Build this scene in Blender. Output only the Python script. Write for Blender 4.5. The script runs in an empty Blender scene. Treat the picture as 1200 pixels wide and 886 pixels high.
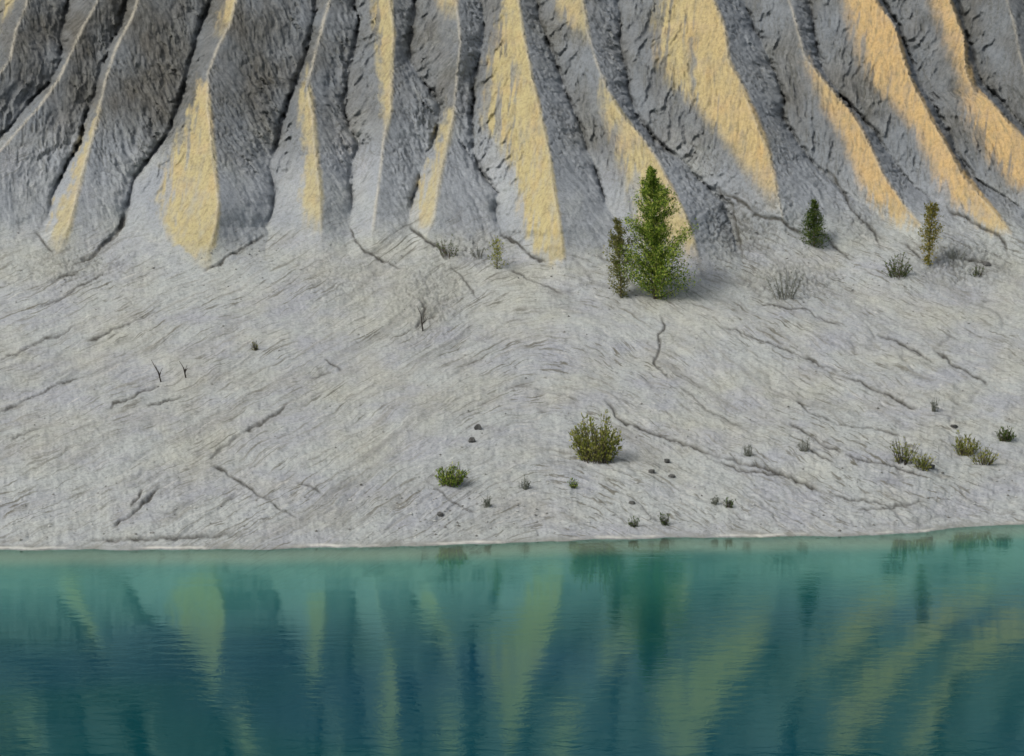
import bpy, math, random
import numpy as np

random.seed(7)
rng = np.random.default_rng(11)
scene = bpy.context.scene
COL = scene.collection

# ------------------------------------------------------------------ camera (survey point on the far bank)
F = 2400.0                    # focal length for a 1200 wide frame
CAM_H = 8.13                  # metres above the lake
TILT = math.atan((443 - 180) / F)
cam_d = bpy.data.cameras.new('camera')
cam_d.sensor_width = 36.0
cam_d.lens = 36.0 * F / 1200.0
cam_d.clip_start = 0.1
cam_d.clip_end = 3000
cam = bpy.data.objects.new('camera', cam_d)
COL.objects.link(cam)
cam.location = (0, 0, CAM_H)
cam.rotation_euler = (math.pi / 2 - TILT, 0, 0)
scene.camera = cam


def kdown(v):
    return np.tan(TILT + np.arctan((np.asarray(v, float) - 443.0) / F))


# ------------------------------------------------------------------ noise
PERM = np.random.default_rng(5).permutation(4096)
GR = np.random.default_rng(6).uniform(0, 2 * np.pi, 4096)
GX, GY = np.cos(GR), np.sin(GR)


def gnoise(x, y, seed=0):
    xi = np.floor(x).astype(np.int64); yi = np.floor(y).astype(np.int64)
    fx = x - xi; fy = y - yi
    u = fx * fx * fx * (fx * (fx * 6 - 15) + 10); v = fy * fy * fy * (fy * (fy * 6 - 15) + 10)

    def g(ix, iy, dx, dy):
        h = PERM[(PERM[(ix + seed * 131) & 4095] + iy) & 4095]
        return GX[h] * dx + GY[h] * dy
    a = g(xi, yi, fx, fy); b = g(xi + 1, yi, fx - 1, fy)
    c = g(xi, yi + 1, fx, fy - 1); d = g(xi + 1, yi + 1, fx - 1, fy - 1)
    return (a + (b - a) * u + ((c + (d - c) * u) - (a + (b - a) * u)) * v) * 1.5


def fbm(x, y, octs=4, seed=0, gain=0.5):
    s = 0; a = 1.0; t = 0
    for o in range(octs):
        s = s + a * gnoise(x, y, seed + o * 7); t += a
        x = x * 2.03 + 3.1; y = y * 2.03 + 7.7; a *= gain
    return s / t


def sstep(a, b, x):
    t = np.clip((x - a) / (b - a), 0, 1)
    return t * t * (3 - 2 * t)


# ------------------------------------------------------------------ survey of gullies and crests (u, v on the slope)
G, R = {}, {}
G['A'] = [(80,0),(71,35),(72,70),(57,98),(35,120),(12,150),(-10,168),(-40,190)]
R['B'] = [(115,0),(100,27),(84,61),(67,96),(48,123),(24,150),(0,177),(-25,205)]
G['C'] = [(148,0),(142,27),(129,54),(117,88),(111,111),(98,142),(94,165),(77,196),(63,226),(56,257),(44,273)]
R['D'] = [(161,0),(153,23),(134,61),(125,88),(116,125),(107,165),(97,200),(88,235),(80,265),(72,285)]
G['E'] = [(248,0),(238,23),(228,54),(219,88),(211,119),(198,154),(177,184),(159,207),(152,230),(145,260),(138,272),(115,292)]
R['F'] = [(276,0),(268,31),(254,58),(243,88),(243,123),(247,160),(250,192),(256,238),(252,268),(242,302)]
G['G'] = [(367,0),(370,12),(363,42),(355,77),(340,111),(330,142),(324,169),(316,195),(322,225),(318,250),(311,265),(314,273)]
R['H'] = [(386,0),(378,31),(370,61),(359,100),(366,134),(369,177),(374,215),(376,265)]
G['I'] = [(415,0),(421,23),(415,58),(408,88),(404,127),(411,154),(421,169),(413,188),(411,215),(413,242),(409,265)]
R['J'] = [(457,0),(461,38),(459,77),(458,127),(450,161),(446,200),(440,240)]
G['K'] = [(486,0),(485,23),(479,54),(482,73),(500,100),(515,123),(513,142),(504,173),(492,200),(486,223),(479,250),(483,265)]
R['L'] = [(534,0),(540,50),(536,88),(532,127),(523,165),(515,207),(509,250),(500,275)]
G['M'] = [(563,0),(567,23),(565,54),(555,92),(554,131),(555,161),(554,177),(565,203),(584,226),(579,246),(588,269),(603,284)]
R['N'] = [(607,0),(613,38),(623,88),(634,138),(642,173),(650,230),(657,276),(661,307)]
G['O'] = [(628,0),(632,23),(646,58),(661,100),(673,131),(686,165),(698,200),(707,226),(710,240),(719,253),(734,265)]
R['P'] = [(682,0),(688,35),(699,73),(711,104),(726,131),(753,161),(772,188),(788,223),(802,250),(812,280),(817,305)]
G['Q'] = [(724,0),(728,31),(726,54),(734,81),(738,111),(749,138),(769,165),(788,180),(803,190),(823,213),(850,238),(861,276),(869,303)]
R['R'] = [(836,0),(850,35),(854,73),(869,100),(884,138),(900,177),(906,207),(914,238)]
G['S'] = [(871,0),(883,31),(898,61),(911,92),(919,115),(917,138),(934,165),(954,192),(977,215),(992,226),(1015,240)]
R['T'] = [(925,0),(934,31),(942,65),(957,84),(980,111),(1000,134),(1019,169),(1034,203),(1057,234),(1078,261)]
G['U'] = [(948,0),(952,23),(957,58),(969,88),(984,111),(1007,134),(1030,161),(1050,192),(1073,219),(1088,230),(1107,242)]
R['V'] = [(1026,0),(1050,31),(1057,65),(1069,96),(1092,142),(1111,173),(1126,203),(1153,234),(1182,269)]
G['W'] = [(1034,0),(1046,23),(1063,58),(1076,96),(1096,127),(1113,154),(1123,180),(1140,207),(1169,226),(1200,246),(1230,262)]
R['X'] = [(1113,0),(1130,42),(1132,84),(1142,107),(1161,119),(1180,142),(1200,161),(1230,190),(1262,225)]
G['Y'] = [(1122,0),(1137,60),(1153,100),(1172,117),(1194,144),(1220,170),(1250,200),(1285,235)]
SEQ = list('ABCDEFGHIJKLMNOPQRSTUVWXY')

# columns (u) and rows (v)
def ramp(a, b, s0, g):
    out = [a]; s = s0; sg = 1 if b > a else -1
    while (b - out[-1]) * sg > 0:
        out.append(out[-1] + sg * s); s *= g
    return out[1:]
core = np.arange(-60, 1261, 1.25)
U = np.concatenate([np.array(ramp(-60, -5200, 1.6, 1.045))[::-1], core, np.array(ramp(core[-1], 6400, 1.6, 1.045))])
vcore = np.arange(-30, 668, 1.25)
V = np.concatenate([np.array(ramp(-30, -330, 1.5, 1.02))[::-1], vcore, np.array(ramp(vcore[-1], 930, 1.6, 1.06))])
NR, NC = len(V), len(U)
UU, VV = np.meshgrid(U, V)

# slope profile (distance, height)
prof = np.array([(5,-3.2),(25,-3.1),(31,-2.3),(42.41,0),(47,.95),(52,1.9),(57,2.85),(61.5,3.85),(64.3,5.3),(69,8.0),(73.6,10.7),(79,14.2),(92,22.3),(97,24.3),(110,25.3),(160,26.5)])
cy = np.arange(5, 160, 0.05)
cz = np.interp(cy, prof[:,0], prof[:,1])
ker = np.hanning(61); ker /= ker.sum()
cz = np.where((cy > 8) & (cy < 150), np.convolve(cz, ker, 'same'), cz)
ck = (CAM_H - cz) / cy
order = np.argsort(ck)
Yrow = np.interp(kdown(V), ck[order], cy[order])
Zrow = CAM_H - kdown(V) * Yrow
shore_v = np.interp(U, [-1500,-500,0,300,480,600,700,800,1000,1080,1140,1200,1700,2600], [650,656,649,648,644,640,636,634,632,629,622,619,600,590])
shore_v = shore_v + 2.6 * fbm(U / 70, U * 0, 5, 40, .6)
shore_dY = CAM_H / kdown(shore_v) - CAM_H / kdown(640)
wsh = 1 - sstep(0.4, 3.2, Zrow)

# features per row
def ext(poly, v):
    p = np.array(poly, float)
    s0 = (p[2,0]-p[0,0]) / (p[2,1]-p[0,1]); s1 = (p[-1,0]-p[-3,0]) / (p[-1,1]-p[-3,1])
    x = np.interp(v, p[:,1], p[:,0])
    top = p[0,1] - v
    x = np.where(v < p[0,1], p[0,0] - 0.55*s0*top + 9*np.sin(top/55+p[0,0]) * np.clip(top/40,0,1), x)
    return np.where(v > p[-1,1], p[-1,0] + s1 * 0.8 * (v - p[-1,1]), x)

knots, types, vend = [], [], []
base_A = ext(G['A'], V); base_Y = ext(G['Y'], V)
for i in range(16, 0, -1):
    off = 48 * i + 10 * math.sin(i * 2.3)
    knots.append(base_A - off * (1 + np.clip(V, -300, 320) / 900) + 8 * np.sin(V / 47 + i * 1.7)); types.append('r' if i % 2 else 'g'); vend.append(262 - 6*(i % 3))
for k in SEQ:
    src = G if k in G else R
    x = ext(src[k], V)
    if k in G:
        x = x + 3.2 * fbm(V / 14, V * 0 + ord(k) * 3.3, 3, 3)
    else:
        x = x + 1.2 * fbm(V / 30, V * 0 + ord(k) * 3.3, 3, 9)
    knots.append(x); types.append('g' if k in G else 'r'); vend.append(src[k][-1][1])
for i in range(1, 17):
    off = 48 * i + 10 * math.sin(i * 2.9)
    knots.append(base_Y + off * (1 + np.clip(V, -300, 320) / 900) + 8 * np.sin(V / 43 + i * 1.3)); types.append('r' if i % 2 else 'g'); vend.append(245 + 6*(i % 3))
K = np.array(knots)                       # features x rows
K = np.maximum.accumulate(K + 0, axis=0)
for j in range(1, len(K)):
    K[j] = np.maximum(K[j], K[j-1] + 4.0)
types = np.array(types); vend = np.array(vend, float)
isg = types == 'g'
val01 = np.where(isg, 0.0, 1.0)

S = np.zeros((NR, NC)); HH = np.zeros_like(S); DG = np.zeros_like(S); DC = np.zeros_like(S)
RIGHT = np.zeros_like(S); WID = np.zeros_like(S); GEND = np.zeros_like(S); RF = np.zeros_like(S); FID = np.zeros_like(S)
for r in range(NR):
    k = K[:, r]; v = V[r]
    S[r] = np.interp(U, k, val01)
    idx = np.clip(np.searchsorted(k, U), 1, len(k) - 1)       # between idx-1 and idx
    lo_is_g = isg[idx - 1]
    ci = np.where(lo_is_g, idx, idx - 1); gi = np.where(lo_is_g, idx - 1, idx)
    kl = np.concatenate([[k[0]-60], k, [k[-1]+60]])
    half = 0.5 * (kl[2:] - kl[:-2])
    half = half / 1.0
    fade = sstep(-26, 70, np.interp(k, [-60,60,240,380,500,650,815,910,1080,1182,1260], [285,290,306,288,288,312,318,275,278,290,292]) - v)
    Hc = np.clip(0.95 * half * Yrow[r] / F, 0.1, 2.1) * fade
    if v < 0:
        Hc = Hc * (1 - 0.5 * sstep(0, 330, -v))
    HH[r] = Hc[ci]; RF[r] = fade[ci]
    DC[r] = np.abs(U - k[ci]); DG[r] = np.abs(U - k[gi]); GEND[r] = vend[gi]
    WID[r] = np.abs(k[ci] - k[gi]); RIGHT[r] = np.where(lo_is_g, 0, 1); FID[r] = gi
edge = sstep(-900, -500, UU) * (1 - sstep(1700, 2100, UU))
HH *= edge

PX = UU; PY = VV
n1 = fbm(PX/70, PY/70, 3, 1); n2 = fbm(PX/16, PY/16, 3, 2); n3 = fbm(PX/5.5, PY/5.5, 3, 4)

disp = HH * (0.72*S + 0.28 * S ** 0.7)
# slump bulges and small spurs on the faces
disp += RF * edge * (0.16*n1 + 0.05*n2) * sstep(0.0, 0.35, S)
# the narrow trenches cut along gully floors
gf = sstep(-8, 95, GEND - VV) ** .8 * edge * np.clip(.85 + .8*n2 + .5*n1, .3, 1.1)
wv = 1.6 + 2.6 * (0.5 + 1.2*fbm(PY/26, FID*5.1, 3, 21)) + 0.8*fbm(PY/9, FID*3.3 + 9, 2, 22)
wv = np.clip(wv * 0.95, 1.0, 5)
DGw = np.abs(DG + 1.8*n3 + 3.6*n2)
tdep = 0.85 * gf * np.clip(0.75 + 1.5 * fbm(PY/34, FID*7.7, 3, 23, .5), 0.12, 1.4)
disp -= tdep * np.exp(-(DGw / wv) ** 2)
disp -= 0.16 * gf * np.exp(-(DGw / (wv * 3.2)) ** 2)
side = fbm((PY - 1.05*DC + 9*n2)/27, (DC + .3*PY)/70 + FID*5.3, 3, 111, .5)
disp -= 0.26 * RF * edge * np.clip(0.26 - np.abs(side), 0, 1) / 0.26 * sstep(.95, .25, S) * sstep(0, .12, S) * (1 - sstep(-40, 40, PY - 200)*.55)
side2 = fbm((PY - 1.25*DC + 5*n2)/13, (DC + .3*PY)/34 + FID*3.1, 3, 113, .5)
disp -= 0.09 * RF * edge * np.clip(0.24 - np.abs(side2), 0, 1) / 0.24 * sstep(.8, .2, S) * (1 - sstep(-40, 40, PY - 200)*.6)

# ------------------------------------------------------------------ base points
Yb = np.repeat(Yrow[:, None], NC, 1); Zb = np.repeat(Zrow[:, None], NC, 1)
depth = Yb * math.cos(TILT) + (CAM_H - Zb) * math.sin(TILT)
Xb = depth * (UU - 600) / F
Yb = Yb + shore_dY[None, :] * wsh[:, None]
# broad cones of the wash apron
apr = sstep(0.15, 1.4, Zb) * (1 - RF * 0.8)
Zb = Zb + apr * (0.20 * fbm(Xb/7, Yb/9, 3, 31) + 0.07 * fbm(Xb/2.2, Yb/3.0, 3, 33)) * sstep(90, 70, Yb)
dx, dy, dz = Xb, Yb, Zb - CAM_H
L = np.sqrt(dx*dx + dy*dy + dz*dz)
t = 1 - disp / L
Xw, Yw, Zw = dx*t, dy*t, CAM_H + dz*t

# ------------------------------------------------------------------ fine relief along the normal
def normals(X, Y, Z):
    P = np.stack([X, Y, Z], -1)
    du = np.gradient(P, axis=1); dv = np.gradient(P, axis=0)
    n = np.cross(dv, du); n /= (np.linalg.norm(n, axis=-1, keepdims=True) + 1e-9)
    return n * np.where(n[..., 2:3] < 0, -1, 1) if n[NR//2, NC//2, 2] < 0 else n

# flow coordinates: down the fall line of the faces, fanning out across the apron
wob = 22 * fbm(PX/85, PY/60, 4, 51, .55)
q_ap = PY - 430 * (np.log(np.sqrt((PX-640)**2 + 90**2) + 420) - math.log(420)) + 0.45*wob
al_ap = PX + 0.5*PY
q_up = PY - 1.5 * DC + 0.5*wob
al_up = DC + 0.4 * PY + FID * 37
wu = sstep(-0.05, 0.95, RF*1.15 - .12 + .32*n2 + .30*n1) * edge
rill_up = fbm(q_up/11, al_up/60, 4, 61, 0.6)
rill_up2 = fbm(q_up/5, al_up/22, 3, 62)
rillc = -np.clip(0.22 - np.abs(fbm((PY - 1.15*DC + 1.2*wob)/10, al_up/27, 3, 76, .55)), 0, 1) / 0.22
rill_ap = fbm(q_ap/15, al_ap/75, 4, 63, 0.62)
wav = fbm(PX/34 + 0.3*n1, (PY + 0.35*np.abs(PX-640)*-1)/6.5, 3, 64)
cut = -np.clip(0.06 - np.abs(fbm(q_ap/46, al_ap/170, 3, 66)), 0, 1) / 0.06     # long thin erosion lines
cutm = sstep(0.05, 0.35, fbm(PX/130, PY/90, 2, 67) + 0.15)
dry = sstep(-0.03, 0.12, Zb)
pit = -np.clip(0.10 - np.abs(fbm((PX + 0.4*q_up)/9, q_up/13, 3, 72, .6)), 0, 1) / 0.10 * sstep(-.2, .25, fbm(PX/28, PY/34, 2, 73) + .15)
fan = sstep(-25, 45, PY - np.interp(PX, [-60,60,180,330,420,520,600,680,740,780], [185,195,190,180,190,175,190,175,215,330]) + 18*n1)
relief = wu * sstep(0, 0.25, S) * (1 - .7*fan) * (0.02*rillc*sstep(1.1, .4, S) + 0.016*rill_up + 0.02*rill_up2 + 0.03*n3 + 0.055*pit) \
       + (1-wu) * dry * (0.024*rill_ap + 0.022*wav + 0.010*n3 + 0.03*n2 + 0.03*cut*cutm)
relief += 0.012 * fbm(PX/3, PY/2.2, 2, 70) * dry

rough = np.zeros_like(PX)
for (a, b, sa, sb, am) in ((868,262,48,42,1.0), (925,330,55,24,.8), (1130,305,55,28,.9), (1010,262,28,26,.5), (505,345,40,48,.55), (90,310,70,26,.45), (400,330,60,40,.3), (560,285,40,22,.6)):
    rough = np.maximum(rough, am*np.exp(-((PX-a)/sa)**2 - ((PY-b)/sb)**2))
pit2 = -np.clip(0.12 - np.abs(fbm(PX/13, PY/10, 4, 75, .6)), 0, 1) / 0.12
relief += rough * (0.10*pit2 + .03*n3)
# surveyed cracks of the apron: (points, half width, depth)
CR = [
 ([(44,273),(52,285),(61,294)],1.5,.16), ([(150,245),(136,275),(112,296),(95,306)],2.0,.2),
 ([(314,273),(300,281),(280,293),(260,306),(238,318)],1.3,.14),
 ([(409,265),(413,278),(430,292),(446,303),(472,314)],1.2,.13), ([(483,262),(488,270),(500,280),(518,292),(528,300)],1.7,.2),
 ([(528,312),(545,330),(560,352)],1.0,.08), ([(588,269),(603,284),(618,296),(640,306)],1.5,.2), ([(598,316),(617,325),(660,345)],1.0,.08),
 ([(775,372),(779,384),(772,397),(775,408),(766,424),(772,431),(778,438),(792,447)],1.2,.14), ([(792,447),(830,480),(880,505)],1.0,.06),
 ([(711,471),(728,492),(760,509),(800,523),(850,539)],1.5,.2), ([(850,539),(890,549),(925,562),(975,585)],1.5,.26), ([(975,585),(1040,598),(1090,606)],1.2,.1),
 ([(845,545),(880,556),(922,561)],1.2,.15), ([(930,499),(960,518),(990,536)],1.5,.16), ([(950,530),(966,540),(982,547)],1.4,.18), ([(996,540),(1022,546),(1055,555),(1100,570)],1.4,.14),
 ([(934,470),(955,484),(985,497)],1.1,.12), ([(985,497),(1025,503),(1062,516)],1.0,.1),
 ([(885,358),(950,368),(985,385)],1.0,.12), ([(1030,394),(1055,405),(1075,413),(1096,425)],1.6,.18), ([(1098,414),(1120,428),(1150,444),(1165,456)],1.4,.15),
 ([(840,382),(900,405),(950,421),(985,437)],1.1,.11), ([(985,437),(1040,461),(1062,474),(1082,482)],1.4,.16),
 ([(190,450),(165,462),(130,478)],1.4,.16), ([(215,462),(172,476)],1.2,.12), ([(342,473),(318,488),(288,506)],1.5,.13), ([(288,506),(260,522),(250,534)],1.4,.10), ([(252,538),(280,555),(322,580)],1.5,.15),
 ([(322,580),(350,600)],1.1,.1), ([(352,560),(380,577)],1.3,.12), ([(196,566),(175,582),(160,596),(140,609)],1.4,.2), ([(175,568),(160,586)],1.2,.14),
 ([(100,398),(140,385),(182,368)],1.3,.12), ([(0,482),(55,456),(95,442)],1.2,.12), ([(0,420),(50,398),(90,380)],1.2,.12), ([(20,515),(60,500)],1.1,.1), ([(45,362),(90,340),(120,322)],1.3,.14), ([(60,330),(90,318)],1.3,.13),
 ([(1107,242),(1145,261),(1172,274),(1179,292)],1.7,.2), ([(838,219),(858,240),(862,262),(869,303)],1.5,.18), ([(838,219),(880,242),(892,253),(915,257),(946,276)],1.5,.17),
 ([(962,270),(978,286),(1000,306)],1.5,.17), ([(965,190),(1000,245),(1022,268),(1033,290)],1.4,.14), ([(495,350),(499,362),(490,384)],1.3,.14), ([(1062,283),(1080,305)],1.3,.12),
 ([(110,626),(190,623),(235,621),(290,619)],2.2,.10), ([(365,440),(390,432)],1.1,.1), ([(380,418),(402,430)],1.2,.1), ([(1010,606),(1060,603),(1100,598)],1.2,.1), ([(500,562),(530,585),(560,600)],1.0,.08), ([(1130,300),(1160,312)],1.6,.14),
]
jx = PX + 5.5 * fbm(PX/20, PY/20, 4, 81, .6); jy = PY + 5.5 * fbm(PX/20, PY/20, 4, 82, .6)
crk = np.zeros_like(PX); crack_shade = np.zeros_like(PX)
for pts, w, dep in CR:
    p = np.array(pts, float)
    x0, x1 = p[:,0].min()-14, p[:,0].max()+14; y0, y1 = p[:,1].min()-14, p[:,1].max()+14
    c0, c1 = np.searchsorted(U, [x0, x1]); r0, r1 = np.searchsorted(V, [y0, y1])
    sx, sy = jx[r0:r1, c0:c1], jy[r0:r1, c0:c1]
    best = np.full(sx.shape, 1e9); tt_b = np.zeros_like(best)
    nseg = len(p) - 1
    for i in range(nseg):
        a, b = p[i], p[i+1]; d = b - a; l2 = (d*d).sum()
        tt = np.clip(((sx-a[0])*d[0] + (sy-a[1])*d[1]) / l2, 0, 1)
        dist = 1.0*np.hypot(sx-a[0]-tt*d[0], sy-a[1]-tt*d[1])
        m = dist < best; best[m] = dist[m]; tt_b[m] = ((i + tt) / nseg)[m]
    ends = np.clip(np.minimum(tt_b, 1-tt_b) * 6 + 0.25, 0, 1)
    c = dep * np.exp(-(best/(w*0.9))**2) * ends
    sn = np.exp(-(best/(w*1.25))**2) * ends * min(1, .35 + dep*4.5)  # painted shade along the crack, a little wider than the trench
    crack_shade[r0:r1, c0:c1] = np.maximum(crack_shade[r0:r1, c0:c1], sn)
    crk[r0:r1, c0:c1] = np.maximum(crk[r0:r1, c0:c1], c)
crk *= np.clip(1.0 + 0.8*fbm(PX/30, PY/30, 2, 84), 0.45, 1.5)

N = normals(Xw, Yw, Zw)
tot = relief - 0.28*crk
Xw = Xw + N[..., 0]*tot; Yw = Yw + N[..., 1]*tot; Zw = Zw + N[..., 2]*tot
# small wave-cut ledge and salt crust line just above the water
ledge = sstep(0.0, 0.05, Zb) * (1 - sstep(0.05, 0.22, Zb))
Zw = Zw + 0.018 * ledge * np.clip(0.5 + 1.6*fbm(PX/45, PY*0, 3, 90), 0, 1)

# ------------------------------------------------------------------ pigment survey
vst = fbm((PX + .25*np.abs(PX-600)*PY/400)/4.5, PY/45, 3, 101)
def bands(rows, ls, rs, e0=16, e1=22, amp=1.0):
    a = np.array(rows, float)
    y = a[:,0]
    jxx = PX + 7.0*n2 + 4.0*n3 + 7*vst + 5*n1; jyy = PY + 16*n2 + 10*n1 + 14*vst
    m0 = (PY > y[0]-e0-12) & (PY < y[-1]+e1+12)
    xl = np.interp(jyy, y, a[:,1]); xr = np.interp(jyy, y, a[:,2])
    xr_s = np.interp(PY, y, a[:,2])
    m = sstep(-ls*.8, ls*1.5, jxx - xl) * sstep(-rs*.7, rs, xr_s + 1.5 - PX - 1.6*n3 - 1.6*n2)
    m *= sstep(y[0]-e0*1.3, y[0]+e0*.8, jyy) * (1 - sstep(y[-1]-e1*1.1, y[-1]+e1*.8, jyy))
    return m * m0 * amp
SAND = [
 ([(-60,-70,30),(0,-30,17),(15,-30,10),(30,-30,0)],8,6,30,14,.8),
 ([(130,110,117),(165,97,107),(200,84,98),(235,68,90),(265,56,84),(288,58,76)],5,5,14,20,.8),
 ([(105,234,244),(140,217,249),(170,199,251),(215,188,255),(250,184,257),(285,200,253),(303,228,247)],7,4,10,20,.95),
 ([(-70,272,290),(0,262,276),(25,257,270),(42,250,262)],5,3,30,16,.85),
 ([(95,354,361),(115,347,367),(150,352,370),(180,357,373),(230,353,378),(268,358,376)],6,4,12,24,.85),
 ([(-70,440,462),(0,434,459),(40,440,462),(77,442,460),(130,446,459),(155,448,454)],6,3,30,22,.9),
 ([(-70,506,532),(0,510,536),(20,516,536)],7,4,30,14,.8),
 ([(130,521,533),(165,510,526),(200,494,517),(230,487,512),(265,486,504)],5,6,12,18,.85),
 ([(-80,592,598),(0,586,608),(50,574,616),(95,565,625),(145,562,637),(170,583,643),(215,606,650),(260,610,657),(285,617,660),(305,638,662)],7,3,30,14,1.0),
 ([(-80,634,664),(0,646,683),(20,656,687),(42,672,691)],8,3,30,20,.85),
 ([(105,701,711),(125,702,725),(170,716,759),(215,731,786),(260,742,808),(300,758,818)],10,3,14,22,.95),
 ([(-80,785,815),(0,769,837),(30,766,849),(70,765,855),(100,783,870),(125,812,883),(165,846,899),(200,873,907),(232,892,913)],12,4,30,26,1.0),
 ([(75,942,951),(100,953,972),(130,964,998),(165,988,1018),(205,1001,1036),(240,1018,1060),(262,1042,1078)],10,4,16,12,.95),
 ([(-80,985,1002),(0,985,1028),(45,998,1055),(92,1013,1069),(115,1038,1081),(150,1066,1099),(180,1082,1117),(220,1097,1146),(245,1123,1166),(270,1163,1184)],12,3,30,12,1.0),
 ([(-80,1070,1092),(0,1088,1115),(45,1106,1131),(100,1124,1143),(150,1133,1190),(190,1158,1226),(230,1198,1262)],12,3,30,24,1.0),
]
sand = np.zeros_like(PX)
for rows, ls, rs, e0, e1, amp in SAND:
    sand = np.maximum(sand, bands(rows, ls, rs, e0, e1, amp))
out = ((UU < -40) | (UU > 1250))
sand = np.where(out, np.clip(wu * (1-RIGHT) * sstep(.35, .8, S + .3*n1) * .9, 0, 1), sand)
notch = sstep(.02, .30, fbm((PX + .12*PY)/7, PY/60, 3, 115) + .30*sstep(.75, .3, S) - .16) * sstep(.95, .6, S)
sand *= 1 - .75*notch
sand *= np.clip(0.98 + 0.4*n2 + 0.25*rill_up + .4*vst + .25*n1, 0.4, 1.0)
wedge = sstep(1, 6, PY-40) * (1 - sstep(90, 130, PY)) * np.exp(-((PX - 810 - 0.03*(PY-40) + 4*n2)/3.5)**2)
sand *= 1 - 0.75*wedge
orange = sstep(700, 1080, PX + 60*n1) * (1 - sstep(200, 290, PY)*.6) + 0.35*sstep(.0, .6, fbm(PX/20, PY/30, 2, 93))
# crest highlight painted as a pale rim along the knife crests and sand edges
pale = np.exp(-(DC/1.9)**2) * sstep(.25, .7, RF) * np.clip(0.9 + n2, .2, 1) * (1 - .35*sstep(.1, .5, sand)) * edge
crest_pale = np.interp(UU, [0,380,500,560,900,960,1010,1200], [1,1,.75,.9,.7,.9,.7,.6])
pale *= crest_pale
# wet dark clay of the upper slope, drying to pale grey wash lower down
dlim = np.interp(UU, [-60,100,200,330,420,520,640,720,790,860,930,1010,1100,1200,1300], [165,165,180,185,165,165,170,205,190,215,225,225,220,235,235])
dark = 1 - sstep(-62, 48, PY - dlim + 26*n1 + 14*n2 + 10*rill_up)
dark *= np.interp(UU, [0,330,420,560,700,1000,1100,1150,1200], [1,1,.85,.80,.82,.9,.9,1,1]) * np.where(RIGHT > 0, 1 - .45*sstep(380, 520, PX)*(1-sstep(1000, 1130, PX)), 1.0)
dark = np.clip(np.maximum(dark, .55*rough) * (1 + .25*n2), 0, 1)
blue = np.clip(.5 + 1.3*fbm(PX/55, PY/70, 3, 95) + .35*RIGHT*sstep(400, 600, PX) + .35*sstep(150, 230, PY)*RF - .3*sstep(120, 20, np.abs(PX-180)) * dark, 0, 1)
brown = np.clip(1.4*fbm(PX/40, PY/60, 3, 97) + .35*sstep(420, 150, PX)*dark, 0, 1)
beige = np.clip(.30 + 1.5*fbm(PX/95, PY/48, 4, 98, .6) + .9*np.exp(-((PX-500)/75)**2 - ((PY-310)/65)**2) - .5*sstep(520, 620, PY), 0, 1) * (1 - wu*.85)
wet = (1 - sstep(.01, .075, Zb - .03*n2)) * (.55 + .45*sstep(-.2, .3, fbm(PX/40, PY/30, 3, 105)))
zc = Zb + .012*n2 + .012*fbm(PX/25, PY/30, 3, 106)
crust = sstep(.008, .02, zc) * (1 - sstep(.022, .040, zc)) * sstep(-.2, .3, fbm(PX/85, PY/90, 4, 99, .6) - .06)

# ------------------------------------------------------------------ plateau behind, near bank in front: same sheet
def rowpts(Y, z, w):
    return np.stack([U*0 + (U-600)/F*w, np.full(NC, Y), np.full(NC, z)], -1)
P = np.stack([Xw, Yw, Zw], -1)
top = P[0]
extra_top = []
for dYk, dZk in ((60, 1.0), (25, .7), (9, .45), (3, .2)):
    e = top.copy(); e[:,1] += dYk*1.0; e[:,2] += dZk*1.2 + .3*fbm(e[:,0]/9, e[:,1]/9, 2, 5); e[:,0] *= 1 + dYk/110; extra_top.append(e)
far = top.copy(); far[:,1] += 700; far[:,0] *= 6; far[:,2] += 2
extra_top = [far] + extra_top
bot = P[-1]
extra_bot = []
for Y, z in ((21,-3.1),(14,-2.6),(10,-1.2),(7.5,.2),(5,2.2),(2.5,4.6),(0.6,6.2),(-2,6.55),(-12,7.0),(-80,7.5),(-600,8)):
    e = bot.copy(); e[:,1] = Y; e[:,2] = z + .12*fbm(e[:,0]/3, e[:,0]*0+Y, 3, 8); extra_bot.append(e)
Pall = np.concatenate([np.array(extra_top), P, np.array(extra_bot)], 0)
nt, nb = len(extra_top), len(extra_bot)
TR = Pall.shape[0]


def padrows(a):
    return np.concatenate([np.repeat(a[:1], nt, 0), a, np.repeat(a[-1:], nb, 0)], 0)


def grid_mesh(name, pts, attrs):
    r, c = pts.shape[:2]
    me = bpy.data.meshes.new(name)
    me.vertices.add(r*c)
    me.vertices.foreach_set('co', pts.reshape(-1).astype(np.float32))
    i = np.arange(r*c).reshape(r, c)
    q = np.stack([i[:-1,:-1], i[1:,:-1], i[1:,1:], i[:-1,1:]], -1).reshape(-1, 4)
    me.loops.add(q.size); me.loops.foreach_set('vertex_index', q.reshape(-1).astype(np.int32))
    me.polygons.add(len(q)); me.polygons.foreach_set('loop_start', (np.arange(len(q))*4).astype(np.int32))
    me.polygons.foreach_set('use_smooth', np.ones(len(q), bool))
    for k, a in attrs.items():
        if a.ndim == 3:
            at = me.attributes.new(k, 'FLOAT_VECTOR', 'POINT'); at.data.foreach_set('vector', a.reshape(-1).astype(np.float32))
        else:
            at = me.attributes.new(k, 'FLOAT', 'POINT'); at.data.foreach_set('value', a.reshape(-1).astype(np.float32))
    me.update(calc_edges=True)
    return me


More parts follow.
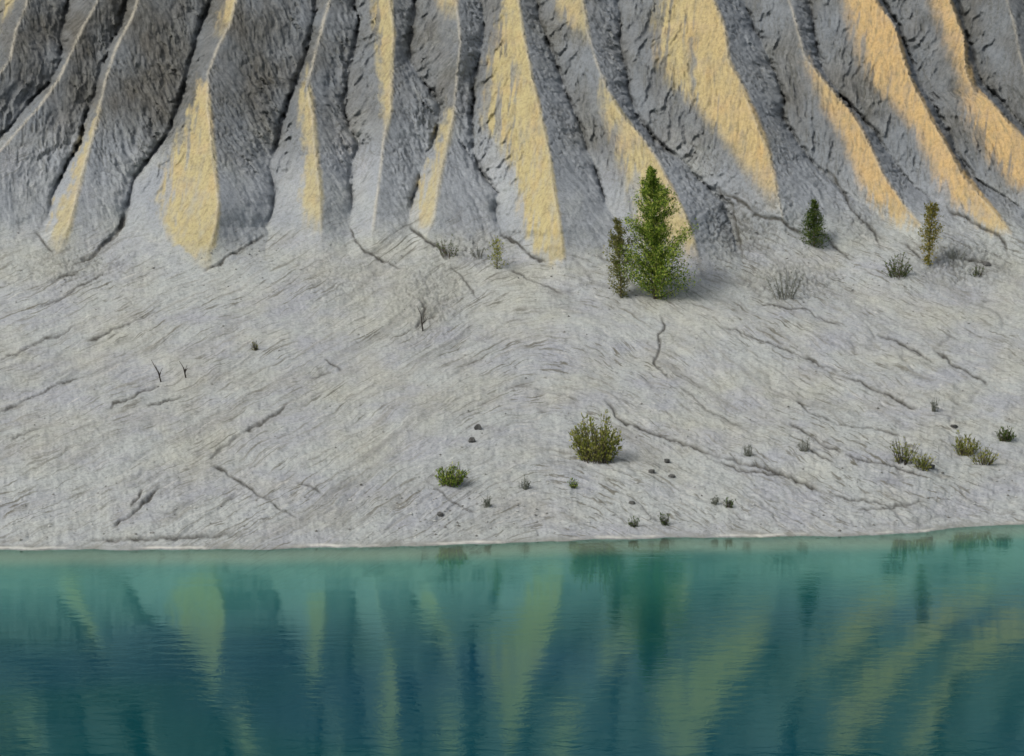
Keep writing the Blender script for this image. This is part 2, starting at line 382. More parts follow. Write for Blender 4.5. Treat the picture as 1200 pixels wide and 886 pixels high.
# ------------------------------------------------------------------ material helpers
class NT:
    def __init__(self, name):
        self.m = bpy.data.materials.new(name); self.m.use_nodes = True
        self.t = self.m.node_tree; self.t.nodes.clear()
    def n(self, typ, **kw):
        nd = self.t.nodes.new(typ)
        for k, v in kw.items(): setattr(nd, k, v)
        return nd
    def l(self, a, b): self.t.links.new(a, b)
    def put(self, sock, v):
        if isinstance(v, bpy.types.NodeSocket): self.l(v, sock)
        else: sock.default_value = v
    def attr(self, name, vec=False):
        a = self.n('ShaderNodeAttribute', attribute_name=name); return a.outputs['Vector' if vec else 'Fac']
    def noise(self, vec, scale, detail=4, rough=.5, dist=0):
        a = self.n('ShaderNodeTexNoise'); a.inputs['Scale'].default_value = scale; a.inputs['Detail'].default_value = detail
        a.inputs['Roughness'].default_value = rough; a.inputs['Distortion'].default_value = dist
        if vec is not None: self.l(vec, a.inputs['Vector'])
        return a.outputs['Fac']
    def ramp(self, v, a, b, lo=0., hi=1.):
        m = self.n('ShaderNodeMapRange', interpolation_type='SMOOTHSTEP'); self.l(v, m.inputs['Value'])
        for i, x in zip((1, 2, 3, 4), (a, b, lo, hi)): m.inputs[i].default_value = x
        return m.outputs[0]
    def math(self, op, a, b=0., c=None):
        m = self.n('ShaderNodeMath', operation=op); self.put(m.inputs[0], a); self.put(m.inputs[1], b)
        if c is not None: self.put(m.inputs[2], c)
        return m.outputs[0]
    def mix(self, f, a, b, blend='MIX'):
        m = self.n('ShaderNodeMix', data_type='RGBA', blend_type=blend)
        self.put(m.inputs[0], f)
        for s, v in ((m.inputs[6], a), (m.inputs[7], b)):
            self.put(s, v if isinstance(v, bpy.types.NodeSocket) else (*v, 1.0))
        return m.outputs[2]
    def pos(self): return self.n('ShaderNodeNewGeometry').outputs['Position']
    def vscale(self, v, s):
        m = self.n('ShaderNodeVectorMath', operation='MULTIPLY'); self.l(v, m.inputs[0]); m.inputs[1].default_value = s
        return m.outputs[0]


def clay_material():
    g_fine = .42
    g = NT('eroded_clay')
    p = g.pos()
    fl = g.attr('flow', True)
    fu = g.attr('flow_up', True)
    streak_ap = g.noise(g.vscale(fl, (1/7., 1/60., 1)), 1.0, 5, .6); streak_up = g.noise(g.vscale(fu, (1/7., 1/55., 1)), 1.0, 5, .6)
    streak = g.math('ADD', g.math('MULTIPLY', streak_up, g.attr('upper')), g.math('MULTIPLY', streak_ap, g.math('SUBTRACT', 1.0, g.attr('upper'))))
    streak2 = g.noise(g.vscale(fl, (1/24., 1/160., 1)), 1.0, 4, .6, .4)
    blot = g.noise(p, .55, 5, .6); fine = g.noise(p, 7.0, 6, .68); grit = g.noise(p, 24.0, 3, .6)
    ash = (0.365, 0.387, 0.375)
    c = g.mix(g.ramp(blot, .38, .66), ash, (0.325, 0.34, 0.36))
    c = g.mix(g.math('MULTIPLY', g.attr('beige'), .6), c, (0.395, 0.395, 0.325))
    c = g.mix(g.ramp(streak2, .50, .74, 0, .65), c, (0.245, 0.25, 0.235))
    c = g.mix(g.ramp(streak, .52, .75, 0, .7), c, (0.24, 0.235, 0.205))
    c = g.mix(g.ramp(streak, .46, .25, 0, .4), c, (0.49, 0.48, 0.44))
    dash = g.noise(g.vscale(fl, (1/3.2, 1/34., 1)), 1.0, 4, .65, .3); zone = g.noise(p, .30, 4, .6)
    dm = g.math('MULTIPLY', g.ramp(dash, .54, .64), g.ramp(zone, .38, .62, .3, 1.0))
    c = g.mix(dm, c, (0.155, 0.152, 0.128))
    c = g.mix(g.ramp(dash, .40, .28, 0, .55), c, (0.58, 0.57, 0.53))
    # upper clay
    d1 = g.mix(g.ramp(streak, .32, .68), (0.145, 0.146, 0.136), (0.066, 0.068, 0.064))
    d1 = g.mix(g.math('MULTIPLY', g.attr('blue'), .75), d1, (0.185, 0.207, 0.226))
    d1 = g.mix(g.math('MULTIPLY', g.attr('brown'), .28), d1, (0.115, 0.097, 0.070))
    c2 = g.mix(g.math('MULTIPLY', g.attr('blue'), g.attr('upper')), c, (0.280, 0.302, 0.322))
    c = g.mix(g.attr('dark'), c2, d1)
    # sand
    s1 = g.mix(g.attr('orange'), (0.425, 0.365, 0.19), (0.48, 0.335, 0.155))
    s1 = g.mix(g.ramp(streak, .44, .70, 0, .75), s1, (0.29, 0.24, 0.135))
    s1 = g.mix(g.ramp(blot, .5, .7, 0, .35), s1, (0.45, 0.34, 0.235))
    c = g.mix(g.attr('sand'), c, s1)
    c = g.mix(g.math('MULTIPLY', g.attr('pale'), .62), c, (0.56, 0.52, 0.42))  # crest highlight put into the base colour
    c = g.mix(g.math('MULTIPLY', g.attr('painted_shade'),   .92), c, (0.06, 0.058, 0.05))  # shade of cracks and erosion lines painted dark into the clay
    c = g.mix(g.math('MULTIPLY', g.attr('speck'), .55), c, (0.085, 0.085, 0.07))
    c = g.mix(g.ramp(fine, .44, .68, 0, g_fine), c, g.mix(1.0, c, (0.45, 0.45, 0.43), 'MULTIPLY'))
    c = g.mix(g.ramp(grit, .50, .68, 0, .4), c, g.mix(1.0, c, (0.45, 0.45, 0.42), 'MULTIPLY'))
    c = g.mix(g.math('MULTIPLY', g.attr('wet'), .6), c, (0.17, 0.17, 0.145))
    c = g.mix(g.math('MULTIPLY', g.attr('crust'), .9), c, (0.60, 0.59, 0.53))
    b = g.n('ShaderNodeBsdfPrincipled'); g.l(c, b.inputs['Base Color']); b.inputs['Roughness'].default_value = .92
    b.inputs['Specular IOR Level'].default_value = .15
    h = g.math('ADD', g.math('MULTIPLY', fine, .6), g.math('ADD', g.math('MULTIPLY', grit, .22), g.math('MULTIPLY', streak, .9)))
    bu = g.n('ShaderNodeBump'); bu.inputs['Strength'].default_value = .45; bu.inputs['Distance'].default_value = .06
    g.l(h, bu.inputs['Height']); g.l(bu.outputs[0], b.inputs['Normal'])
    o = g.n('ShaderNodeOutputMaterial'); g.l(b.outputs[0], o.inputs[0])
    return g.m


flow = np.stack([q_ap, al_ap, FID*0], -1)
flow_up = np.stack([q_up*1.5, al_up*4.6, FID*13.7], -1)
me = grid_mesh('hillside', Pall, dict(sand=padrows(sand), dark=padrows(dark), blue=padrows(blue), brown=padrows(brown), beige=padrows(beige),
      orange=padrows(np.clip(orange, 0, 1)), pale=padrows(pale), crust=padrows(crust), upper=padrows(wu), painted_shade=padrows(np.clip(crack_shade*np.clip(1 + .9*fbm(PX/16, PY/16, 3, 84), .3, 1.2) + .28*np.clip(-cut*cutm,0,1)*(1-wu)*(Zb>.1), 0, 1)), speck=padrows(np.clip(np.clip(-pit,0,1)*wu*(1-sand)*(1-.8*fan) + np.clip(-pit2,0,1)*rough*1.5, 0, 1)), flow=padrows(flow), flow_up=padrows(flow_up), wet=padrows(wet)))
hill = bpy.data.objects.new('hillside', me); COL.objects.link(hill); hill['kind'] = 'structure'
me.materials.append(clay_material())

# ------------------------------------------------------------------ lake
wy = np.concatenate([np.arange(-1, 30, 1.0), np.arange(30, 47, .25)])
wx = np.concatenate([np.linspace(-130, -16, 40), np.linspace(-15.5, 15.5, 160), np.linspace(16, 130, 40)])
WX, WY = np.meshgrid(wx, wy)
us = 600 + WX / 42.4 * F * .985
sd = np.interp(us, U, shore_dY)
wdep = -np.interp(WY - sd, cy, cz)
wdep = np.where(WY < 14, np.clip((WY - 7) * .4, 0, 3), wdep)
wp = np.stack([WX, WY, WX*0], -1)


def water_material():
    g = NT('lake_water')
    p = g.pos()
    dep = g.attr('depth')
    murk = g.math('SUBTRACT', 1.0, g.math('POWER', 2.718, g.math('MULTIPLY', g.math('MAXIMUM', dep, 0.0), -2.6)))
    deep = g.ramp(dep, .02, .42); deep2 = g.ramp(dep, .2, 1.7)
    big = g.noise(g.vscale(p, (.12, .12, 1)), 1.0, 3, .5)
    body = g.mix(deep2, g.mix(deep, (0.46, 0.52, 0.38), (0.03, 0.175, 0.155)), g.mix(g.ramp(big, .4, .62), (0.000, 0.050, 0.062), (0.000, 0.042, 0.074)))
    dif = g.n('ShaderNodeBsdfDiffuse'); g.l(body, dif.inputs[0])
    tr = g.n('ShaderNodeBsdfTransparent'); tr.inputs[0].default_value = (.72, .92, .84, 1)
    ms = g.n('ShaderNodeMixShader'); g.l(murk, ms.inputs[0]); g.l(tr.outputs[0], ms.inputs[1]); g.l(dif.outputs[0], ms.inputs[2])
    gl = g.n('ShaderNodeBsdfGlossy'); gl.inputs[0].default_value = (.58, 1.0, .86, 1); gl.inputs['Roughness'].default_value = .045
    r1 = g.noise(g.vscale(p, (2.3, 4.2, 1)), 1.0, 4, .6, .5); r2 = g.noise(g.vscale(p, (.25, 1.0, 1)), 1.0, 2, .5)
    patch = g.ramp(g.noise(g.vscale(p, (.10, .22, 1)), 1.0, 3, .5), .35, .65, .15, 1.0)
    hgt = g.math('ADD', g.math('MULTIPLY', g.math('MULTIPLY', r1, patch), .0036), g.math('MULTIPLY', r2, .0035))
    bu = g.n('ShaderNodeBump'); bu.inputs['Strength'].default_value = 1.0; bu.inputs['Distance'].default_value = 1.0
    g.l(hgt, bu.inputs['Height']); g.l(bu.outputs[0], gl.inputs['Normal'])
    fr = g.n('ShaderNodeFresnel'); fr.inputs['IOR'].default_value = 1.70
    mx = g.n('ShaderNodeMixShader'); g.l(fr.outputs[0], mx.inputs[0]); g.l(ms.outputs[0], mx.inputs[1]); g.l(gl.outputs[0], mx.inputs[2])
    o = g.n('ShaderNodeOutputMaterial'); g.l(mx.outputs[0], o.inputs[0])
    return g.m


wm = grid_mesh('lake_water', wp[::-1], dict(depth=wdep[::-1]))
lake = bpy.data.objects.new('lake_water', wm); COL.objects.link(lake); lake['kind'] = 'structure'
wm.materials.append(water_material())

# ------------------------------------------------------------------ plants
def ground(u, v):
    c = int(np.argmin(np.abs(U-u))); r = int(np.argmin(np.abs(V-v)))
    return P[r, c].copy()


def leaf_mat(name, cols, transl=.4):
    g = NT(name)
    rnd = g.n('ShaderNodeNewGeometry').outputs['Random Per Island']
    cr = g.n('ShaderNodeValToRGB'); g.l(rnd, cr.inputs[0])
    el = cr.color_ramp.elements
    while len(el) < len(cols): el.new(.5)
    for i, c in enumerate(cols):
        el[i].position = i/(len(cols)-1); el[i].color = (*c, 1)
    b = g.n('ShaderNodeBsdfPrincipled'); g.l(cr.outputs[0], b.inputs['Base Color']); b.inputs['Roughness'].default_value = .6; b.inputs['Specular IOR Level'].default_value = .2
    tl = g.n('ShaderNodeBsdfTranslucent'); g.l(cr.outputs[0], tl.inputs[0])
    m = g.n('ShaderNodeMixShader'); m.inputs[0].default_value = transl; g.l(b.outputs[0], m.inputs[1]); g.l(tl.outputs[0], m.inputs[2])
    o = g.n('ShaderNodeOutputMaterial'); g.l(m.outputs[0], o.inputs[0])
    return g.m


def plain_mat(name, a, b, scale=12, rough=.85):
    g = NT(name)
    f = g.noise(g.pos(), scale, 4, .6)
    c = g.mix(g.ramp(f, .35, .65), a, b)
    s = g.n('ShaderNodeBsdfPrincipled'); g.l(c, s.inputs['Base Color']); s.inputs['Roughness'].default_value = rough; s.inputs['Specular IOR Level'].default_value = .2
    bu = g.n('ShaderNodeBump'); bu.inputs['Strength'].default_value = .5; bu.inputs['Distance'].default_value = .02; g.l(f, bu.inputs['Height']); g.l(bu.outputs[0], s.inputs['Normal'])
    o = g.n('ShaderNodeOutputMaterial'); g.l(s.outputs[0], o.inputs[0])
    return g.m


M_TREE = leaf_mat('tree_leaves', [(.035,.075,.014),(.09,.165,.022),(.17,.27,.034),(.32,.40,.055),(.47,.49,.12)])
M_DARK = leaf_mat('dark_leaves', [(.025,.055,.014),(.05,.09,.018),(.085,.13,.025),(.15,.18,.04)])
M_YEL = leaf_mat('yellow_leaves', [(.10,.11,.025),(.18,.18,.04),(.28,.25,.05),(.34,.26,.07)])
M_OLIVE = leaf_mat('olive_leaves', [(.09,.11,.02),(.17,.20,.03),(.28,.29,.06),(.42,.39,.13)])
M_GREY = leaf_mat('grey_leaves', [(.09,.105,.08),(.16,.18,.14),(.24,.25,.21)])
M_DRY = leaf_mat('dry_leaves', [(.09,.10,.03),(.17,.18,.05),(.28,.26,.10)])
M_BARK = plain_mat('bark', (.07,.055,.04), (.13,.11,.085), 20)
M_TWIG = plain_mat('twig_bark', (.035,.03,.025), (.07,.06,.05), 30)
M_GTWIG = plain_mat('weathered_twig', (.12,.12,.10), (.20,.20,.17), 30)
M_STONE = plain_mat('dark_stone', (.05,.05,.048), (.10,.10,.095), 14)


class MB:
    def __init__(self): self.v = []; self.f = []
    def tube(self, pts, rads, sides=5):
        pts = [np.array(p, float) for p in pts]; base = len(self.v)
        for i, p in enumerate(pts):
            d = pts[min(i+1, len(pts)-1)] - pts[max(i-1, 0)]; d /= np.linalg.norm(d)+1e-9
            a = np.cross(d, (0.31, .87, .11)); a /= np.linalg.norm(a)+1e-9; b = np.cross(d, a)
            for s in range(sides):
                an = 2*math.pi*s/sides
                self.v.append(tuple(p + rads[i]*(a*math.cos(an)+b*math.sin(an))))
        for i in range(len(pts)-1):
            for s in range(sides):
                s2 = (s+1) % sides
                self.f.append((base+i*sides+s, base+i*sides+s2, base+(i+1)*sides+s2, base+(i+1)*sides+s))
        self.f.append(tuple(base+s for s in range(sides))[::-1])
        self.f.append(tuple(base+(len(pts)-1)*sides+s for s in range(sides)))
    def leaf(self, p, d, ln, w):
        d = np.array(d, float); d /= np.linalg.norm(d)+1e-9
        a = np.cross(d, np.random.default_rng(len(self.v)).normal(size=3)); a /= np.linalg.norm(a)+1e-9
        nrm = np.cross(d, a)
        b = len(self.v); p = np.array(p, float)
        self.v += [tuple(p), tuple(p + d*ln*.5 + a*w*.5 + nrm*w*.12), tuple(p + d*ln), tuple(p + d*ln*.5 - a*w*.5 + nrm*w*.12)]
        self.f.append((b, b+1, b+2, b+3))
    def build(self, name, mat, parent=None, smooth=False):
        m = bpy.data.meshes.new(name); m.from_pydata([tuple(float(c) for c in v) for v in self.v], [], self.f); m.update()
        if smooth: m.polygons.foreach_set('use_smooth', np.ones(len(m.polygons), bool))
        m.materials.append(mat)
        o = bpy.data.objects.new(name, m); COL.objects.link(o)
        if parent: o.parent = parent
        return o


def thing(name, label, cat, loc, group=None):
    o = bpy.data.objects.new(name, None); COL.objects.link(o); o.location = tuple(float(c) for c in loc)
    o.empty_display_size = .2
    o['label'] = label; o['category'] = cat
    if group: o['group'] = group
    return o


def tag(o, label, cat, loc, group=None):
    o.location = tuple(float(c) for c in loc)
    o['label'] = label; o['category'] = cat
    if group: o['group'] = group
    return o


def mpp(u, v):
    g = ground(u, v)
    return (g[1]*math.cos(TILT) + (CAM_H-g[2])*math.sin(TILT)) / F


def branchy(rs, wood, fol, h, rad_fn, nbr, leaves, leafsize, lean=(0, 0), up=.7, trunk_r=.045, gap=.0, z0=.04):
    """upright young tree: tapered leader, rising limbs, leaf-sized faces along the limbs"""
    pts = [np.array((lean[0]*(i/8)**1.3 + .02*h*math.sin(i*1.3)*(i/8)*.4, lean[1]*i/8, h*i/8 - (.12 if i == 0 else 0))) for i in range(9)]
    wood.tube(pts, [trunk_r*(1-.9*i/8) for i in range(9)], 6)
    zs = np.linspace(z0, .97, nbr)
    for j, t in enumerate(zs):
        t = min(.985, max(.02, t + rs.uniform(-.02, .02)))
        az = j*2.39996 + rs.uniform(-.5, .5)
        ii = t*8; i0 = int(min(7, ii)); base = pts[i0] + (pts[i0+1]-pts[i0])*(ii-i0)
        r = rad_fn(t, az) * rs.uniform(.62, 1.12)
        if rs.uniform() < gap: r *= .45
        d = np.array((math.cos(az), math.sin(az), up*rs.uniform(.7, 1.35)))
        n = 5; bp = [base]
        for q in range(1, n+1):
            s = q/n
            bp.append(base + np.array((d[0]*r*s, d[1]*r*s, d[2]*r*(s**1.25))) + rs.normal(0, .015*r + .004, 3))
        wood.tube(bp, [max(.003, trunk_r*.32*(1-t*.6)*(1-.8*q/n)) for q in range(n+1)], 4)
        nl = int(leaves*(.35 + r*.9)*rs.choice([.25, .7, 1.1, 1.7]))
        for q in range(nl):
            s = rs.uniform(.12, 1.05)
            k = min(n-1, int(s*n)); fr = s*n-k
            p = bp[k] + (bp[k+1]-bp[k])*fr + rs.normal(0, (.055 + .05*r*s)*(1.15-.75*t), 3)
            fol.leaf(p, rs.normal(size=3)+np.array((d[0]*.7, d[1]*.7, .7)), leafsize*rs.uniform(.6, 1.35), leafsize*rs.uniform(.3, .55))
    for q in range(int(leaves*.8)):
        t = rs.uniform(.80, 1.02); i0 = int(min(7, t*8)); base = pts[i0] + (pts[i0+1]-pts[i0])*(t*8-i0)
        fol.leaf(base + rs.normal(0, .03, 3), rs.normal(size=3)+np.array((0, 0, 1.5)), leafsize*rs.uniform(.7, 1.3), leafsize*.4)


def tree(name, label, cat, u, v, hpx, rad_fn, mat, seed, group=None, trunk='trunk', crown='crown', **kw):
    rs = np.random.default_rng(seed); g = ground(u, v); m = mpp(u, v); h = hpx*m
    root = thing(name, label, cat, g, group)
    w, f = MB(), MB()
    branchy(rs, w, f, h, (lambda t, az: rad_fn(t, az)*m), **kw)
    w.build(trunk, M_BARK, root, True); f.build(crown, mat, root)
    return root


def shrub(name, label, cat, u, v, wpx, hpx, mat, seed, nst=40, nl=16, leaf=.07, group=None, dry=0.0, flat=1.0, lw=.35):
    """many stems rising from one root, narrow leaves along each"""
    rs = np.random.default_rng(seed); g = ground(u, v); m = mpp(u, v); W = wpx*m/2; H = hpx*m
    root = thing(name, label, cat, g, group)
    w, f = MB(), MB()
    for i in range(nst):
        az = rs.uniform(0, 2*math.pi); rr = math.sqrt(rs.uniform(0, 1)); 
        b = np.array((math.cos(az)*W*.45*rr, math.sin(az)*W*.35*rr, -.06))
        tip = np.array((math.cos(az)*W*(.25+.75*rr)*rs.uniform(.8, 1.08), math.sin(az)*W*.8*rr, H*flat*(1-.5*rr*rr)*rs.uniform(.5, 1.1)))
        bp = [b + (tip-b)*np.array((s**1.3, s**1.3, s)) + (rs.normal(0, .012, 3) if s > 0 else 0) for s in (0, .25, .5, .75, 1)]
        w.tube(bp, [.009, .008, .006, .005, .003], 4)
        for q in range(nl):
            s = rs.uniform(.12, 1.0)*4; k = min(3, int(s)); p = bp[k] + (bp[k+1]-bp[k])*(s-k) + rs.normal(0, .018, 3)
            f.leaf(p, (tip-b)/np.linalg.norm(tip-b)*.9 + rs.normal(0, .55, 3), leaf*rs.uniform(.6, 1.3), leaf*lw*rs.uniform(.7, 1.4))
    w.build('stems', (M_GTWIG if mat is M_GREY else M_TWIG) if dry else M_BARK, root); f.build('foliage', mat, root)
    return root


def main_r(t, az):
    base = np.interp(t, [0, .06, .2, .35, .5, .65, .8, .92, 1], [38, 44, 42, 33, 29, 26, 15, 6, 1])
    right = max(0, math.cos(az))
    if .12 < t < .32: base *= 1 + .14*right
    if .36 < t < .52: base *= 1 - .45*right
    return base

tree('young_tree', 'tallest young conical green tree at the foot of the yellow ridge', 'tree', 768, 351, 152, main_r, M_TREE, 3, gap=.18,
     nbr=160, leaves=150, leafsize=.078, up=.75, trunk_r=.055, lean=(-.12, 0), z0=.03)
tree('sapling', 'thin sparse yellowish sapling left beside the tallest green tree', 'sapling', 727, 349, 90,
     lambda t, az: float(np.interp(t, [0, .15, .4, .7, 1], [9, 16, 16, 11, 3])), M_DRY, 5, nbr=52, leaves=105, leafsize=.085, up=1.0, trunk_r=.03, lean=(-.1, 0), gap=.3)
tree('young_spruce', 'small dark green upright conical tree right of the tallest tree', 'tree', 954, 287, 53,
     lambda t, az: float(np.interp(t, [0, .1, .4, .7, 1], [17, 17, 13, 7, 1])), M_DARK, 6, nbr=60, leaves=80, leafsize=.075, z0=.02, up=.45, trunk_r=.03)
tree('sapling', 'slender yellow leaved sapling below the orange ridge on the right', 'sapling', 1087, 311, 70,
     lambda t, az: float(np.interp(t, [0, .15, .35, .7, 1], [2, 6, 15, 12, 2])), M_YEL, 8, nbr=44, leaves=75, leafsize=.085, up=.9, trunk_r=.025, lean=(.1, 0), gap=.2)
tree('sapling', 'tiny olive sapling between the dark gully bush and the big yellow ridge foot', 'sapling', 583, 315, 34,
     lambda t, az: float(np.interp(t, [0, .2, .5, 1], [9, 11, 9, 3])), M_OLIVE, 9, nbr=26, leaves=34, leafsize=.075, up=.9, trunk_r=.02)
shrub('shrub', 'dark green low bush on the slope left of the slender yellow sapling', 'shrub', 1051, 327, 38, 30, M_DARK, 21, 40, 14, .075)
shrub('shrub', 'dark grey green bush at the mouth of a gully above the pale slope', 'shrub', 525, 300, 34, 27, M_DARK, 22, 22, 10, .07)
shrub('shrub', 'nearly bare grey spreading bush on the slope right of the tallest tree', 'shrub', 920, 352, 56, 44, M_GREY, 23, 26, 16, .06, dry=1, flat=.85)
shrub('shrub', 'largest olive yellow rounded shrub alone in the middle of the pale slope', 'shrub', 700, 543, 66, 60, M_OLIVE, 24, 105, 24, .09)
shrub('shrub', 'low wide bright green bush left of the largest rounded shrub', 'shrub', 529, 568, 44, 27, M_TREE, 25, 70, 14, .07)
shrub('shrub', 'sparse trailing pale olive shrub with dark twigs near the right shore', 'shrub', 1069, 552, 40, 34, M_OLIVE, 26, 30, 9, .075, dry=1)
shrub('shrub', 'low olive bush lying down slope from the sparse trailing shrub', 'shrub', 1092, 561, 30, 22, M_OLIVE, 36, 26, 10, .075, dry=1)
shrub('shrub', 'rounded olive green bush with a low skirt near the right edge', 'shrub', 1150, 546, 34, 27, M_OLIVE, 27, 44, 13, .075)
shrub('shrub', 'flat olive green bush just right of the rounded olive bush', 'shrub', 1172, 559, 40, 22, M_OLIVE, 37, 30, 10, .07)
shrub('shrub', 'dark green bush cut by the right edge of the photo', 'shrub', 1198, 533, 26, 18, M_DARK, 28, 34, 12, .07)
GT = 'small tufts on the lower slope'
for i, (u, v, w, h, m, lab) in enumerate([
    (615, 573, 16, 15, M_GREY, 'small grey green tuft between the low green bush and the largest rounded shrub'),
    (671, 574, 13, 11, M_TREE, 'tiny bright green tuft directly below the largest rounded shrub'),
    (571, 593, 12, 15, M_GREY, 'narrow grey tuft below and right of the low wide green bush'),
    (744, 621, 12, 12, M_DARK, 'dark tuft close to the water, left of the dark spiky tuft'),
    (781, 621, 18, 18, M_DARK, 'dark spiky tuft close to the water under the tallest tree'),
    (841, 596, 10, 10, M_GREY, 'faint grey tuft left of the dark round tuft near the water'),
    (858, 600, 14, 13, M_DARK, 'dark round tuft below the long dark crack near the water'),
    (880, 538, 11, 16, M_GREY, 'upright grey tuft just above the long dark crack'),
    (948, 536, 16, 22, M_GREY, 'tall grey tuft right of the long dark crack'),
    (1103, 487, 13, 16, M_GREY, 'grey tuft at the end of a crack on the right slope'),
    (1120, 304, 26, 14, M_GREY, 'grey scrub tuft right of the slender yellow sapling'),
    (1145, 322, 22, 14, M_DARK, 'dark scrub tuft at the foot of the rightmost orange ridge'),
    (561, 301, 26, 16, M_GREY, 'pale grey scrub tuft between the gully bush and the tiny olive sapling'),
    (300, 410, 10, 12, M_DRY, 'faint dry tuft on the left middle slope'),
]):
    shrub('grass_tuft', lab, 'tuft', u, v, w, h, m, 60+i, 16, 8, .055, group=GT, dry=1)

GTW = 'dead twigs on the left slope'
for i, (u, v, w, h, lab) in enumerate([(188, 446, 24, 27, 'dark dead forked twig standing on the bare left slope'), (217, 442, 16, 20, 'smaller dead twig just right of the forked dead twig'),
        (494, 386, 15, 30, 'crooked dead stick on the slope below the dark gully bush')]):
    rs = np.random.default_rng(200+i); m = mpp(u, v); W, H = w*m, h*m
    b = MB()
    p0 = np.array((.15*W, 0, -.08)); p1 = np.array((0, .02, H*.4)); p2 = np.array((-.35*W, 0, H*.98))
    b.tube([p0, p1, (p1+p2)/2 + rs.normal(0, .03, 3), p2], [.022, .018, .013, .006], 5)
    for s in range(4):
        st = p0 + (p1-p0)*rs.uniform(.5, 1); d = np.array((rs.uniform(-.4, .55)*W, rs.uniform(-.2, .2)*W, H*rs.uniform(.25, .6)))
        b.tube([st, st+d*.5+rs.normal(0, .025, 3), st+d], [.013, .010, .005], 4)
    tag(b.build('dead_twig', M_TWIG, None, True), lab, 'twig', ground(u, v), GTW)

GS = 'dark stones lying on the pale slope'
def stone(u, v, sx, sy, seed, lab):
    rs = np.random.default_rng(seed); m = mpp(u, v)
    import bmesh
    bm = bmesh.new(); bmesh.ops.create_icosphere(bm, subdivisions=2, radius=1.0)
    ph = rs.uniform(0, 6, 3)
    for w in bm.verts:
        c = w.co
        k = 1 + .22*math.sin(c.x*2.7+ph[0]) + .18*math.sin(c.y*3.3+ph[1]) + .15*math.sin(c.z*4.1+ph[2])
        q = [max(-.72, min(.78, c.x*k)), c.y*k, max(-.6, min(.7, c.z*k))]
        w.co = (q[0]*sx*m*.62, q[1]*sx*m*.55, q[2]*sy*m*.62 + sy*m*.22)
    me = bpy.data.meshes.new('stone'); bm.to_mesh(me); bm.free(); me.materials.append(M_STONE)
    o = bpy.data.objects.new('stone', me); COL.objects.link(o); o.rotation_euler = (0, 0, rs.uniform(0, 6))
    tag(o, lab, 'stone', ground(u, v), GS)
for i, (u, v, sx, sy, lab) in enumerate([
    (560, 506, 8, 9, 'upper of two dark stones left of the largest rounded shrub'),
    (554, 521, 8, 9, 'lower of two dark stones left of the largest rounded shrub'),
    (784, 546, 6, 7, 'topmost of three small dark stones right of the largest shrub'),
    (765, 557, 7, 6, 'leftmost of three small dark stones right of the largest shrub'),
    (789, 564, 7, 5, 'lowest of three small dark stones right of the largest shrub'),
    (1156, 310, 9, 8, 'dark stone at the foot of the rightmost orange ridge'),
    (1130, 513, 8, 5, 'flat dark stone alone on the slope above the rounded olive bush'),
    (742, 594, 7, 5, 'pale worn stone above the two tufts near the water'),
    (516, 600, 8, 5, 'low grey stone below the low wide green bush'),
    (1104, 560, 8, 6, 'dark stone at the lower end of the sparse trailing shrub'),
]):
    stone(u, v, sx, sy, 300+i, lab)

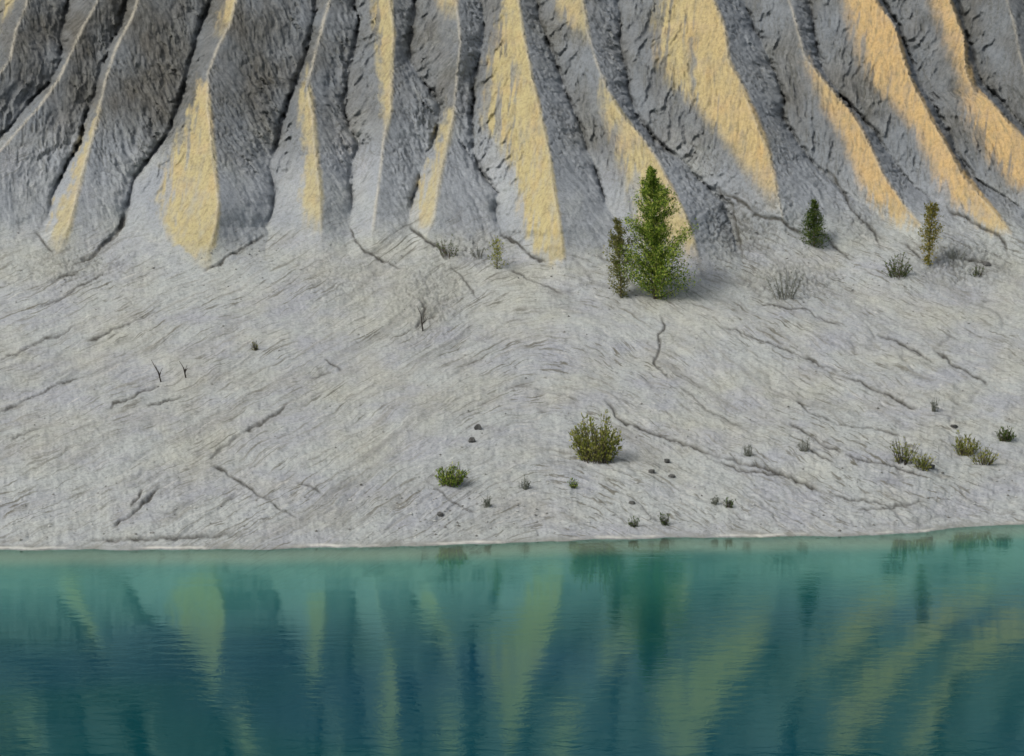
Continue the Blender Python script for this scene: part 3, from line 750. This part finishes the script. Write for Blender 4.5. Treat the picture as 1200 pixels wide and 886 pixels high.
# loose crumbs of clay and gravel: uncountable, one mesh
rs = np.random.default_rng(77)
OCT = np.array([(1,0,0),(-1,0,0),(0,1,0),(0,-1,0),(0,0,1),(0,0,-1)], float)
OF = [(0,2,4),(2,1,4),(1,3,4),(3,0,4),(2,0,5),(1,2,5),(3,1,5),(0,3,5)]
gb = MB()
clus = [(868,285,60,38),(925,335,60,25),(1130,310,60,28),(525,590,45,18),(505,345,45,45),(90,320,80,25),(300,300,60,20),(700,330,60,25),(600,610,300,22),(1000,600,180,20),(250,600,200,24),(780,440,120,60)]
for i in range(2600):
    a, b_, sa, sb = clus[rs.integers(len(clus))]
    u, v = (rs.normal(a, sa), rs.normal(b_, sb)) if rs.uniform() < .6 else (rs.uniform(-60, 1260), rs.uniform(300, 628))
    if v > 632 or v < 235 or u < -80 or u > 1280: continue
    p = ground(u, v)
    if p[2] < .06: continue
    sz = .014 + .03*rs.uniform()**4
    k = len(gb.v)
    q = OCT*rs.uniform(.6, 1.25, (6, 1))*np.array((1.2, 1.1, .75))*sz
    an = rs.uniform(0, 6.3); ca, sa_ = math.cos(an), math.sin(an)
    for w_ in q: gb.v.append((p[0]+w_[0]*ca-w_[1]*sa_, p[1]+w_[0]*sa_+w_[1]*ca, p[2]+w_[2]+sz*.25))
    gb.f += [(k+x, k+y, k+z) for x, y, z in OF]
gm = leaf_mat('clay_crumbs', [(.10,.10,.09),(.20,.20,.185),(.33,.34,.325),(.40,.41,.39)], 0.0)
go = gb.build('gravel', gm); go['kind'] = 'stuff'; go['label'] = 'loose crumbs of grey clay and gravel strewn over the pale slope'; go['category'] = 'gravel'

# ------------------------------------------------------------------ light
SUN_EL, SUN_AZ = math.radians(46), math.radians(-124)       # azimuth clockwise from +Y: from the left, a little behind the camera
sd_ = (math.sin(SUN_AZ)*math.cos(SUN_EL), math.cos(SUN_AZ)*math.cos(SUN_EL), math.sin(SUN_EL))
sl = bpy.data.lights.new('sun', 'SUN'); sl.energy = 1.35; sl.angle = math.radians(15); sl.color = (1.0, .95, .88)
so = bpy.data.objects.new('sun', sl); COL.objects.link(so)
from mathutils import Vector
so.rotation_euler = Vector(sd_).to_track_quat('Z', 'Y').to_euler(); so.location = (-40, -20, 60)
w = bpy.data.worlds.new('World'); scene.world = w; w.use_nodes = True
nt = w.node_tree; bg = nt.nodes['Background']
sky = nt.nodes.new('ShaderNodeTexSky'); sky.sky_type = 'NISHITA'; sky.sun_disc = False
sky.sun_elevation = SUN_EL; sky.sun_rotation = SUN_AZ; sky.air_density = 1.0; sky.dust_density = 4.0; sky.ozone_density = 1.0
hs = nt.nodes.new('ShaderNodeHueSaturation'); hs.inputs['Saturation'].default_value = .42
nt.links.new(sky.outputs[0], hs.inputs['Color']); nt.links.new(hs.outputs[0], bg.inputs[0]); bg.inputs[1].default_value = .105

vs = scene.view_settings
vs.view_transform = 'Standard'; vs.look = 'None'; vs.gamma = 1.0; vs.use_curve_mapping = False; vs.exposure = 0.40
scene.cycles.max_bounces = 6; scene.cycles.diffuse_bounces = 3; scene.cycles.transparent_max_bounces = 8
scene.cycles.use_denoising = True
scene.cycles.filter_width = 1.6
